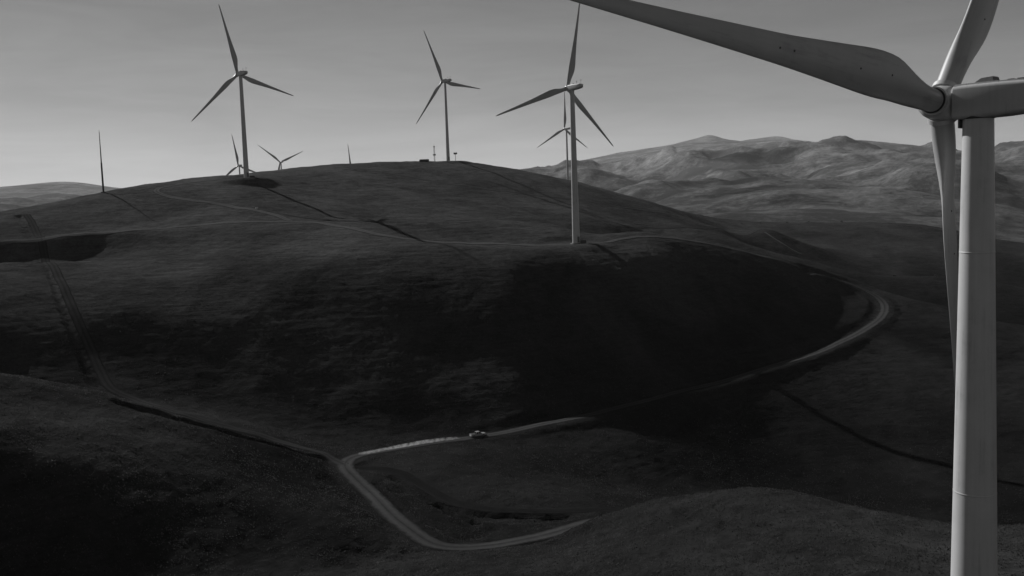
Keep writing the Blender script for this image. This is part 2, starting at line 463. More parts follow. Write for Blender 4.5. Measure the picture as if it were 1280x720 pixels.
 ('y', [(-300, 7000, 266), (-100, 7000, 262), (0, 7000, 255), (35, 7000, 249), (70, 7000, 248), (110, 7000, 252), (200, 7000, 258), (400, 7000, 262)]),
 ('z', [(-300, 9000, 20), (0, 9000, 30), (200, 9000, 60), (600, 9000, 40)]),
 ('y', [(-300, 13000, 245), (-100, 13000, 238), (0, 13000, 234.5), (30, 13000, 231), (72, 13000, 227), (100, 13000, 228), (140, 13000, 234), (180, 13000, 238), (300, 13000, 248), (600, 13000, 242)]),
 ('z', [(-300, 20000, 150), (200, 20000, 150), (500, 20000, 100)]),
]
def sc(D):
    w = 1 - min(1.0, max(0.0, (math.log(D) - math.log(1100)) / (math.log(6000) - math.log(1100))))
    return S ** w
pts = []
for kind, L in LINES:
    L = sorted(L)
    xs = np.array([l[0] for l in L], float)
    step = 45.0
    n = max(2, int(round((xs[-1] - xs[0]) / step)) + 1)
    q = np.linspace(xs[0], xs[-1], n)
    q = np.unique(np.concatenate([q, xs]))
    keep = []
    for v in q:                                  # drop samples crowding a surveyed point
        if v in xs or np.min(np.abs(xs - v)) > 18: keep.append(v)
    q = np.array(keep)
    Dq = np.interp(q, xs, [l[1] for l in L]); Vq = np.interp(q, xs, [l[2] for l in L])
    for p, D, v in zip(q, Dq, Vq):
        if kind == 'z': v *= sc(D)
        D *= sc(D)
        if kind == 'y':
            d = ray(p, v)
            pts.append((math.atan2(d[0], d[1]), math.log(D), d[2] * D))
        else:
            # azimuth of that column at the row where the point would appear
            py = 360.0
            for _ in range(4):
                _, py = project((math.sin(azp(p, py)) * D, math.cos(azp(p, py)) * D, v + CZ))
                py = min(max(py, -200), 1200)
            pts.append((azp(p, py), math.log(D), v))
pts = np.array(pts)
# thin-plate spline in (azimuth, log distance), a conformal map of the ground plane
def tps(d2):
    return 0.5 * d2 * np.log(d2 + 1e-12)
nP = len(pts)
d2 = (pts[:, None, 0] - pts[None, :, 0]) ** 2 + (pts[:, None, 1] - pts[None, :, 1]) ** 2
A = np.zeros((nP + 3, nP + 3))
zs = np.maximum(20.0, np.exp(pts[:, 1]) * 0.02)
A[:nP, :nP] = tps(d2) + np.eye(nP) * 2e-6
A[:nP, nP] = 1; A[:nP, nP + 1:] = pts[:, :2]
A[nP:, :nP] = A[:nP, nP:].T
W = np.linalg.solve(A, np.concatenate([pts[:, 2], np.zeros(3)]))
AZ0, AZ1, NA = R(-46), R(46), 330
LD0, LD1, NL = math.log(50), math.log(21500), 720
ga = np.linspace(AZ0, AZ1, NA); gl = np.linspace(LD0, LD1, NL)
GA, GL = np.meshgrid(ga, gl)
Z = np.empty(GA.size)
fa, fl = GA.ravel(), GL.ravel()
for i in range(0, fa.size, 20000):
    s = slice(i, i + 20000)
    k = tps((fa[s, None] - pts[None, :, 0]) ** 2 + (fl[s, None] - pts[None, :, 1]) ** 2)
    Z[s] = k @ W[:nP] + W[nP] + fa[s] * W[nP + 1] + fl[s] * W[nP + 2]
Z = Z.reshape(NL, NA)

def cubic_sample(G, u, v):
    """Catmull-Rom; u along columns, v along rows, in cells"""
    nr, nc = G.shape
    u = np.clip(u, 0, nc - 1.0001); v = np.clip(v, 0, nr - 1.0001)
    iu = np.floor(u).astype(int); iv = np.floor(v).astype(int)
    fu = u - iu; fv = v - iv
    def w(t): return (-.5*t+t*t-.5*t**3, 1-2.5*t*t+1.5*t**3, .5*t+2*t*t-1.5*t**3, -.5*t*t+.5*t**3)
    wu, wv = w(fu), w(fv)
    out = np.zeros_like(u)
    for a in range(4):
        r = np.clip(iv + a - 1, 0, nr - 1)
        row = np.zeros_like(u)
        for b in range(4):
            row += wu[b] * G[r, np.clip(iu + b - 1, 0, nc - 1)]
        out += wv[a] * row
    return out

def base_z(x, y):
    x = np.asarray(x, float); y = np.asarray(y, float)
    D = np.hypot(x, y); a = np.arctan2(x, y)
    z = cubic_sample(Z, (np.clip(a, AZ0, AZ1) - AZ0) / (AZ1 - AZ0) * (NA - 1), (np.log(np.clip(D, 50, 21400)) - LD0) / (LD1 - LD0) * (NL - 1))
    out = sstep(R(44), R(75), np.abs(a))         # beyond the surveyed sector: plain rolling country
    far = np.clip(D, 100, 20000)
    roll = -75 + 18 * fbm(x / 240.0, y / 240.0, 4) + far * 0.012 * fbm(x / 2600.0 + 3, y / 2600.0, 4)
    nearb = sstep(95, 45, D)
    z = z * (1 - out) + roll * out
    z = z * (1 - nearb) + -54 * S * nearb
    return z + CZ

RM = float(ridged(rng.uniform(0, 40, 20000), rng.uniform(0, 40, 20000), 7, 0.47).mean())
def relief(x, y):
    """natural unevenness added to the surveyed lines"""
    D = np.hypot(x, y)
    m = 0.8 * fbm(x / 24.0, y / 24.0, 3) * sstep(90, 200, D)
    m += 0.021 * D * fbm(x / 430.0, y / 520.0, 3, 0.42) * sstep(1150, 1900, D) * sstep(9000, 3500, D)
    e = sstep(3600, 6500, D)
    m += e * (0.35 + 0.65 * sstep(-0.12, 0.02, np.arctan2(x, y))) * 125 * (ridged(x / 1700.0 + 8.1, y / 2100.0, 7, 0.47) - RM) * (1 - 0.85 * sstep(6800, 8700, D))
    g = sstep(1700, 3000, D) * sstep(7000, 4500, D)
    m += g * 26 * (ridged(x / 620.0, y / 700.0, 4) - 0.7)
    return m

def ground_base(x, y):
    return base_z(x, y) + relief(np.asarray(x, float), np.asarray(y, float))

def gz(x, y):
    return float(ground_base(np.array([x]), np.array([y]))[0])

def march(px, py, d0=100.0, d1=2400.0):
    """where the ray through a pixel meets the ground"""
    d = ray(px, py)
    D = np.exp(np.linspace(math.log(d0), math.log(d1), 3000))
    h = CZ + d[2] * D - ground_base(d[0] * D, d[1] * D)
    k = np.nonzero(h <= 0)[0]
    if len(k) == 0: k = [int(np.argmin(np.abs(h)))]
    return d[0] * D[k[0]], d[1] * D[k[0]], D[k[0]]

def smooth_path(P, step=2.0):
    P = [np.array(p, float) for p in P]
    out = []
    Q = [2 * P[0] - P[1]] + P + [2 * P[-1] - P[-2]]
    for i in range(1, len(Q) - 2):
        p0, p1, p2, p3 = Q[i - 1:i + 3]
        n = max(2, int(np.linalg.norm(p2 - p1) / step))
        for t in np.arange(n) / n:
            out.append(.5 * ((2 * p1) + (-p0 + p2) * t + (2 * p0 - 5 * p1 + 4 * p2 - p3) * t * t + (-p0 + 3 * p1 - 3 * p2 + p3) * t ** 3))
    out.append(P[-1])
    return np.array(out)

def box_smooth(v, n):
    if n < 2: return v
    k = np.ones(n) / n
    vp = np.concatenate([np.full(n, v[0]), v, np.full(n, v[-1])])
    return np.convolve(vp, k, 'same')[n:-n]

# pixel traces of the tracks; the ray gives the place on the ground
ROADS = {
 'main': dict(w=2.1, mat='road', px=[(1012, 338), (1050, 350), (1078, 361), (1097, 372), (1106, 384), (1101, 397), (1082, 411), (1050, 428), (1000, 447), (930, 469), (850, 489), (780, 507), (700, 526), (640, 539), (597, 546), (540, 554), (490, 561), (455, 567), (436, 573), (430, 581), (440, 594), (464, 618), (488, 640), (512, 662), (545, 680), (590, 685), (640, 679), (665, 673.5), (690, 667.5)]),
 'crest': dict(w=1.3, mat='trail', px=[(1050, 350), (1012, 337), (960, 322), (900, 308), (850, 299), (800, 296), (760, 303), (728, 309)]),
 'bench': dict(w=1.9, mat='trail', px=[(-40, 309), (0, 304), (60, 298), (120, 292), (180, 287), (240, 282), (300, 278), (350, 277), (390, 278), (430, 284), (470, 293), (520, 300), (580, 304), (640, 306), (690, 307), (722, 308)]),
 'summit': dict(w=1.7, mat='trail', px=[(365, 277), (340, 268), (310, 261), (270, 255), (235, 250), (205, 244), (195, 239), (205, 234), (240, 228), (275, 225), (305, 225)]),
 'saddle': dict(w=2.2, mat='road', px=[(765, 283), (800, 283.5), (840, 284.5), (900, 285.5), (950, 286)]),
 'firebreak': dict(w=1.5, mat='break', px=[(432, 580), (405, 567), (350, 552), (300, 538), (250, 524), (200, 509), (165, 498), (140, 488), (127, 468), (114, 438), (99, 405), (84, 370), (67, 333), (53, 304), (43, 285), (33, 268)]),
 'upper': dict(w=0.8, mat='trail', px=[(470, 214), (520, 223), (580, 232), (640, 240), (700, 247.5), (760, 256), (820, 265), (860, 273)]),
 'cross': dict(w=0.9, mat='trail', px=[(955, 290), (972, 301), (990, 312), (1004, 319)]),
 'swale': dict(w=1.5, mat='path', px=[(438, 583), (470, 584), (500, 590), (525, 605), (550, 620), (580, 631), (620, 637), (670, 639), (705, 639.5)]),
}
EXTRA_CARVE = [
 (dict(px=[(500, 596), (522, 612), (548, 628), (580, 640), (625, 645.5), (680, 647), (700, 646.5)]), 0.7, 0.75, 2.6),      # drainage below the valley track
 (dict(px=[(448, 600), (470, 612), (486, 628), (500, 640)]), 0.5, 0.7, 1.0),
 # (pixel trace, half width, depth, shoulder)
 (dict(px=[(150, 503), (200, 517), (250, 530.5), (300, 544), (350, 557.5), (405, 571)]), 0.6, 1.0, 1.2),      # ditch behind the left hill
 (dict(px=[(119, 480), (106, 448), (90, 405), (74, 365), (56, 328), (42, 300), (33, 284), (24, 270)]), 0.8, 0.8, 1.2),   # ditch along the firebreak
 (dict(px=[(541, 627), (556, 632), (566, 641), (580, 645), (596, 651)]), 0.55, 1.7, 0.5),                              # erosion crack
]
for k, r in ROADS.items():
    r['w'] *= S * 0.9
    P = [march(*p)[:2] for p in r['px']]
    if k in ('main', 'swale'):                   # runs on behind the near hill
        e = np.array((0.80, 0.60) if k == 'main' else (0.85, 0.53))
        P.append(tuple(np.array(P[-1]) + e * 18)); P.append(tuple(np.array(P[-1]) + e * 18))
    path = smooth_path(P)
    path = np.stack([box_smooth(path[:, 0], 5), box_smooth(path[:, 1], 5)], 1)
    z = ground_base(path[:, 0], path[:, 1])
    z = box_smooth(box_smooth(z, 9), 9)
    r['path'] = path; r['z'] = z
    if k == 'main': main_P = P

# turbine stands: base place from the ray at the foot of each tower
def foot(px, py, D):
    p = at(px, py, D)
    return p
AX = -37.0                                   # the wind: every rotor faces this azimuth
TURB = dict(
 near=dict(hub_px=(1176, 129), depth=55, H=53, R=30.7, phi=35.5, az=-42, rt=0.83, rm=1.30, rb=1.65),
 spur=dict(foot=(720.4, 304.6), D=337, H=54, R=30.7, phi=10.6, az=-35, rt=0.80, rm=1.05, rb=1.36),
 left=dict(foot=(308.3, 222.8), D=452, H=46.5, R=30.7, phi=-14.8, az=-44, rt=0.75, rm=0.95, rb=1.18),
 summit=dict(foot=(560.3, 201.8), D=568, H=46.5, R=30.7, phi=-24.9, az=-42, rt=0.62, rm=0.80, rb=1.06),
)
PADS = []
for k in ('spur', 'left', 'summit'):
    t = TURB[k]
    p = at(*t['foot'], t['D'] * S)
    t['pos'] = p
    PADS.append((p.x, p.y, p.z, 12.0, 23.0))

# ------------------------------------------------------------------ ground sheet (near) on a stepped grid
def axis(segs):
    v = [segs[0][0]]
    for a, b, s in segs:
        n = max(1, int(round((b - a) / s)))
        v += list(a + (b - a) * (np.arange(n) + 1) / n)
    return np.array(v)
gxs = axis([(-520, -300, 3.0), (-300, -165, 1.1), (-165, 150, 0.62), (150, 260, 0.9), (260, 560, 2.6)]) * S
gys = axis([(-60, 80, 4.0), (80, 120, 0.9), (120, 300, 0.55), (300, 400, 0.65), (400, 600, 1.1), (600, 860, 2.4)]) * S
X, Y = np.meshgrid(gxs, gys)
Zg = ground_base(X.ravel(), Y.ravel()).reshape(X.shape)
mask = np.ones_like(Zg)                        # where tufty relief may stand
def window(cx, cy, r):
    i0, i1 = np.searchsorted(gxs, [cx - r, cx + r]); j0, j1 = np.searchsorted(gys, [cy - r, cy + r])
    return slice(j0, j1), slice(i0, i1)
for (cx, cy, cz, r0, r1) in PADS:              # levelled stands under the towers
    w = window(cx, cy, r1)
    d = np.hypot(X[w] - cx, Y[w] - cy)
    t = sstep(r1, r0, d)
    Zg[w] = Zg[w] * (1 - t) + cz * t
    mask[w] *= 1 - 0.8 * t
dist = np.full(Zg.shape, 1e9); zr = np.zeros_like(Zg); wr = np.ones_like(Zg)
TILTED = ('bench', 'summit', 'crest', 'firebreak', 'saddle', 'upper', 'cross')   # unbuilt tracks that lie on the slope as it is
tdist = np.full(Zg.shape, 1e9)
for k, r in ROADS.items():
    f = np.linspace(0, len(r['path']) - 1, len(r['path']) * 5)
    ii = np.arange(len(r['path']))
    for cx, cy, cz in zip(np.interp(f, ii, r['path'][:, 0]), np.interp(f, ii, r['path'][:, 1]), np.interp(f, ii, r['z'])):
        w = window(cx, cy, 8 if k in TILTED else 13)
        d = np.hypot(X[w] - cx, Y[w] - cy) - r['w']
        if k in TILTED:
            tdist[w] = np.minimum(tdist[w], d)
            continue
        b = d < dist[w]
        dist[w] = np.where(b, d, dist[w]); zr[w] = np.where(b, cz, zr[w])
for k, r in ROADS.items():                     # road heights follow the levelled stands
    for (cx, cy, cz, r0, r1) in PADS:
        d = np.hypot(r['path'][:, 0] - cx, r['path'][:, 1] - cy)
        t = sstep(r1, r0, d)
        r['z'] = r['z'] * (1 - t) + cz * t
t = sstep(6.0, 0.6, dist)
Zg = Zg * (1 - t) + (zr - 0.12) * t
mask *= 1 - sstep(1.6, 0.2, dist)
mask *= 1 - sstep(1.6, 0.2, tdist)
dist = np.minimum(dist, np.where(tdist < 0.5, tdist, 1e9))
for tr, hw, dep, sh in EXTRA_CARVE:
    hw, dep, sh = hw * S, dep * S, sh * S
    P = [march(*p)[:2] for p in tr['px']]
    path = smooth_path(P, 0.6)
    dd = np.full(Zg.shape, 1e9)
    for i, (cx, cy) in enumerate(path):
        w = window(cx, cy, hw + sh + 1)
        d = np.hypot(X[w] - cx, Y[w] - cy)
        dd[w] = np.minimum(dd[w], d)
    Zg -= dep * sstep(hw + sh, hw, dd + 0.5 * perlin(X / 2.2, Y / 2.2)) * (dist > 0.6)
# erosion hollows near the road fork
for (px, py, r, dep) in [(415, 600, 3.0, 0.5), (455, 700, 7, 0.9), (470, 606, 2.6, 0.45), (520, 692, 4, 0.7), (500, 614, 3.0, 0.45), (590, 662, 4.5, 0.6)]:
    cx, cy, _ = march(px, py)
    r *= S
    w = window(cx, cy, r * 2)
    d = np.hypot(X[w] - cx, (Y[w] - cy) * 0.7) + 0.35 * r * perlin(X[w] / 2.5, Y[w] / 2.5)
    Zg[w] -= dep * sstep(r, r * 0.35, d) * sstep(0.5, 2.5, dist[w])
D_ = np.hypot(X, Y)
amp = mask * sstep(1100, 450, D_)
# grazing terraces and tufts
tuft = 0.23 * fbm(X / 3.1, Y / 3.1, 3, 0.62) + 0.16 * np.clip(perlin(X / 0.95, Y / 0.95), -0.1, 1)
terr = 0.15 * perlin(X / 14.0 + 3, Zg / 1.1 + 0.25 * perlin(X / 6, Y / 6) + Y / 60.0)
rill = 0.38 * fbm(X / 8.5 + 4, Y / 11.0, 3, 0.6) * sstep(420, 240, D_)      # hummocks and rills on the near slopes
Zg = Zg + amp * (tuft + terr + rill)

def grid_obj(name, X, Y, Z, mat):
    nr, nc = X.shape
    co = np.empty((nr * nc, 3), np.float32)
    co[:, 0] = X.ravel(); co[:, 1] = Y.ravel(); co[:, 2] = Z.ravel()
    idx = np.arange(nr * nc).reshape(nr, nc)
    q = np.stack([idx[:-1, :-1], idx[:-1, 1:], idx[1:, 1:], idx[1:, :-1]], -1).reshape(-1, 4)
    me = bpy.data.meshes.new(name)
    me.vertices.add(len(co)); me.vertices.foreach_set('co', co.ravel())
    me.loops.add(q.size); me.loops.foreach_set('vertex_index', q.ravel().astype(np.int32))
    me.polygons.add(len(q))
    me.polygons.foreach_set('loop_start', np.arange(0, q.size, 4, dtype=np.int32))
    me.polygons.foreach_set('use_smooth', np.ones(len(q), bool))
    me.update(calc_edges=True)
    me.materials.append(mat)
    o = bpy.data.objects.new(name, me)
    col.objects.link(o)
    return o
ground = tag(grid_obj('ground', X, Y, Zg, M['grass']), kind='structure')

def tuft_mat():
    m, n, b = new_mat('dry_grass_blades')
    geo = node(n, 'ShaderNodeNewGeometry')
    nz = noise_tex(n, 0.4, 4, 0.6, geo.outputs['Position'])
    rp = ramp(n, nz.outputs['Fac'], [(0.3, 0.025), (0.7, 0.11)])
    df = node(n, 'ShaderNodeBsdfDiffuse'); tl = node(n, 'ShaderNodeBsdfTranslucent')
    mx = node(n, 'ShaderNodeMixShader'); mx.inputs[0].default_value = 0.5
    n.links.new(rp.outputs[0], df.inputs[0]); n.links.new(rp.outputs[0], tl.inputs[0])
    n.links.new(df.outputs[0], mx.inputs[1]); n.links.new(tl.outputs[0], mx.inputs[2])
    n.links.new(mx.outputs[0], n.nodes['Material Output'].inputs['Surface'])
    n.nodes.remove(b)
    return m
M['tuft'] = tuft_mat()

def make_tufts(n, seed):
    """bunch-grass standing on the slopes in view"""
    g = np.random.default_rng(seed)
    D = np.sqrt(g.uniform(150.0 ** 2, 430.0 ** 2, n * 6)); a = g.uniform(R(-31), R(31), n * 6)
    x = D * np.sin(a); y = D * np.cos(a)
    i = np.clip(np.searchsorted(gxs, x) - 1, 0, len(gxs) - 2); j = np.clip(np.searchsorted(gys, y) - 1, 0, len(gys) - 2)
    u = (x - gxs[i]) / (gxs[i + 1] - gxs[i]); v = (y - gys[j]) / (gys[j + 1] - gys[j])
    z = (Zg[j, i] * (1 - u) + Zg[j, i + 1] * u) * (1 - v) + (Zg[j + 1, i] * (1 - u) + Zg[j + 1, i + 1] * u) * v
    clump = fbm(x / 7.0, y / 7.0, 3) + 0.6 * perlin(x / 31.0, y / 31.0)
    keep = (mask[j, i] > 0.7) & (dist[j, i] > 0.8) & (clump + g.uniform(-0.8, 0.8, len(x)) > 0.1) & (g.uniform(190, 430, len(x)) > D)
    x, y, z = x[keep][:n], y[keep][:n], z[keep][:n]
    m = len(x)
    h = g.uniform(0.10, 0.26, m) * g.uniform(0.7, 1.3, m); w = g.uniform(0.08, 0.26, m)
    co = np.empty((m, 9, 3), np.float32)
    for b in range(3):                                   # three leaning tapered leaves a tuft
        t = g.uniform(0, 2 * np.pi, m)
        dx, dy = np.cos(t), np.sin(t)
        lean = g.uniform(0.1, 0.7, m) * h
        co[:, 3 * b, 0] = x + dx * w; co[:, 3 * b, 1] = y + dy * w; co[:, 3 * b, 2] = z - 0.06
        co[:, 3 * b + 1, 0] = x - dx * w; co[:, 3 * b + 1, 1] = y - dy * w; co[:, 3 * b + 1, 2] = z - 0.06
        co[:, 3 * b + 2, 0] = x - dy * lean; co[:, 3 * b + 2, 1] = y + dx * lean; co[:, 3 * b + 2, 2] = z + h
    me = bpy.data.meshes.new('grass')
    me.vertices.add(m * 9); me.vertices.foreach_set('co', co.ravel())
    me.loops.add(m * 9); me.loops.foreach_set('vertex_index', np.arange(m * 9, dtype=np.int32))
    me.polygons.add(m * 3); me.polygons.foreach_set('loop_start', np.arange(0, m * 9, 3, dtype=np.int32))
    me.update(calc_edges=True)
    me.materials.append(M['tuft'])
    o = bpy.data.objects.new('grass', me)
    col.objects.link(o)
    tag(o, 'dry bunch grass scattered over the near slopes', 'grass', kind='stuff')
make_tufts(80000, 5)

def ground_at(x, y):
    i = np.clip(np.searchsorted(gxs, x) - 1, 0, len(gxs) - 2); j = np.clip(np.searchsorted(gys, y) - 1, 0, len(gys) - 2)
    u = (x - gxs[i]) / (gxs[i + 1] - gxs[i]); v = (y - gys[j]) / (gys[j + 1] - gys[j])
    return float((Zg[j, i] * (1 - u) + Zg[j, i + 1] * u) * (1 - v) + (Zg[j + 1, i] * (1 - u) + Zg[j + 1, i + 1] * u) * v)

# ------------------------------------------------------------------ far hills sheet, reaching the horizon
hx = axis([(-30000, -9000, 700), (-9000, -3500, 60), (-3500, -600, 90), (-600, 200, 40), (200, 1600, 11), (1600, 8200, 16), (8200, 30000, 700)])
hy = axis([(-30000, -3000, 1200), (-3000, 0, 150), (0, 700, 22), (700, 2600, 12), (2600, 6000, 26), (6000, 13500, 28), (13500, 21000, 90), (21000, 30000, 600)])
HX, HY = np.meshgrid(hx, hy)
HZ = ground_base(HX.ravel(), HY.ravel()).reshape(HX.shape)
hxs, hys = HX / S, HY / S
ins = sstep(-545, -505, hxs) * sstep(585, 545, hxs) * sstep(-85, -45, hys) * sstep(885, 845, hys)
HZ = HZ - 14.0 * ins - 0.15                       # passes below the near sheet
hills = tag(grid_obj('hills', HX, HY, HZ, M['hills']), kind='structure')

# ------------------------------------------------------------------ road ribbons
def ribbon(name, r, lift=0.0, tilt=False):
    P, z, w = r['path'], r['z'], r['w'] * 0.97
    n = len(P)
    T = np.gradient(P, axis=0); T /= np.linalg.norm(T, axis=1)[:, None] + 1e-9
    N = np.stack([-T[:, 1], T[:, 0]], 1)
    offs = np.array([-1, -.82, -.6, -.42, -.2, 0, .2, .42, .6, .82, 1.0])
    dz = np.array([-.10, .0, -.03, -.05, .01, .02, .01, -.05, -.03, .0, -.10]) + 0.03 + lift
    s = np.cumsum(np.r_[0, np.linalg.norm(np.diff(P, axis=0), axis=1)])
    verts, uvs = [], []
    for i in range(n):
        for j, o in enumerate(offs):
            e = o * w
            if abs(o) > 0.7:
                e += math.copysign(1, o) * 0.30 * float(perlin(np.array([s[i] / 3.1 + (50 if o > 0 else 0)]), np.array([0.5]))[0]) * (1 if abs(o) == 1 else .5)
            vx, vy = P[i, 0] + N[i, 0] * e, P[i, 1] + N[i, 1] * e
            verts.append((vx, vy, ground_at(vx, vy) + 0.16 + dz[j] if tilt else z[i] + dz[j]))
            uvs.append(((o + 1) / 2, s[i] / 10))
    m = len(offs)
    faces = [(i * m + j, i * m + j + 1, (i + 1) * m + j + 1, (i + 1) * m + j) for i in range(n - 1) for j in range(m - 1)]
    o = mesh_obj(name, verts, faces, M[r['mat']], smooth=True)
    uvl = o.data.uv_layers.new(name='UVMap')
    li = np.empty(len(o.data.loops), np.int32); o.data.loops.foreach_get('vertex_index', li)
    uvl.data.foreach_set('uv', np.array(uvs, np.float32)[li].ravel())
    return tag(o, kind='structure')
ribbon('dirt_road', ROADS['main'])
ribbon('crest_track', ROADS['crest'], 0.012, True)
ribbon('bench_track', ROADS['bench'], 0.006, True)
ribbon('summit_track', ROADS['summit'], 0.012, True)
ribbon('saddle_road', ROADS['saddle'], 0, True)
ribbon('upper_track', ROADS['upper'], 0, True)
ribbon('cross_track', ROADS['cross'], 0, True)
ribbon('firebreak_track', ROADS['firebreak'], -0.016, True)
ribbon('valley_track', ROADS['swale'], -0.008)

# ------------------------------------------------------------------ wind turbines
CH_T = np.linspace(0, 1, 101)
CH_C = np.interp(CH_T, [0, 0.05, 0.10, 0.15, 0.20, 0.26, 0.35, 0.5, 0.75, 1.0], [1.28, 1.30, 1.62, 2.12, 2.42, 2.40, 2.02, 1.45, 0.88, 0.40])
CH_C = box_smooth(box_smooth(CH_C, 7), 5)
def blade_mesh(RR, nsec=40, nar=22, lod=False):
    if lod: nsec, nar = 12, 10
    rings = []
    r0 = 0.55
    for i in range(nsec):
        t = (i / (nsec - 1)) ** 1.15
        r = r0 + t * (RR - r0)
        # chord: round root, widest at a fifth of the span, then an almost straight taper
        root_d = 1.28
        c = float(np.interp(t, CH_T, CH_C))
        rnd = float(1 - sstep(0.03, 0.19, np.float64(t)))
        if t > 0.96: c *= max(0.25, 1 - ((t - 0.96) / 0.04) ** 2 * 0.75)
        th = (root_d * rnd + (1 - rnd) * c * (0.36 - 0.20 * min(1, t * 1.6)))
        tw = R(17.0 * (1 - t) ** 2.2 + 2.0)
        cone = 0.018 * r + 0.9 * t * t
        ring = []
        for j in range(nar):
            a = 2 * math.pi * j / nar
            # airfoil-ish ellipse: thickest a third back from the leading edge, thin trailing edge
            ex = math.cos(a); ey = math.sin(a)
            x_af = (ex * 0.5 + 0.20)                                # -0.3 .. 0.7 chord
            y_af = 0.5 * ey * (1 - 0.62 * max(0, x_af + 0.05)) * (1.0 if ex < 0 else (1 - 0.35 * ex))
            x_c, y_c = ex * 0.5, ey * 0.5
            x = (x_c * rnd + x_af * (1 - rnd)) * c
            y = y_c * rnd * root_d + y_af * (1 - rnd) * th
            # leading edge (-x) turned into the wind (+y)
            xr = x * math.cos(tw) + y * math.sin(tw)
            yr = -x * math.sin(tw) + y * math.cos(tw)
            ring.append((xr, yr + cone, r))
        rings.append(ring)
    return loft(rings)

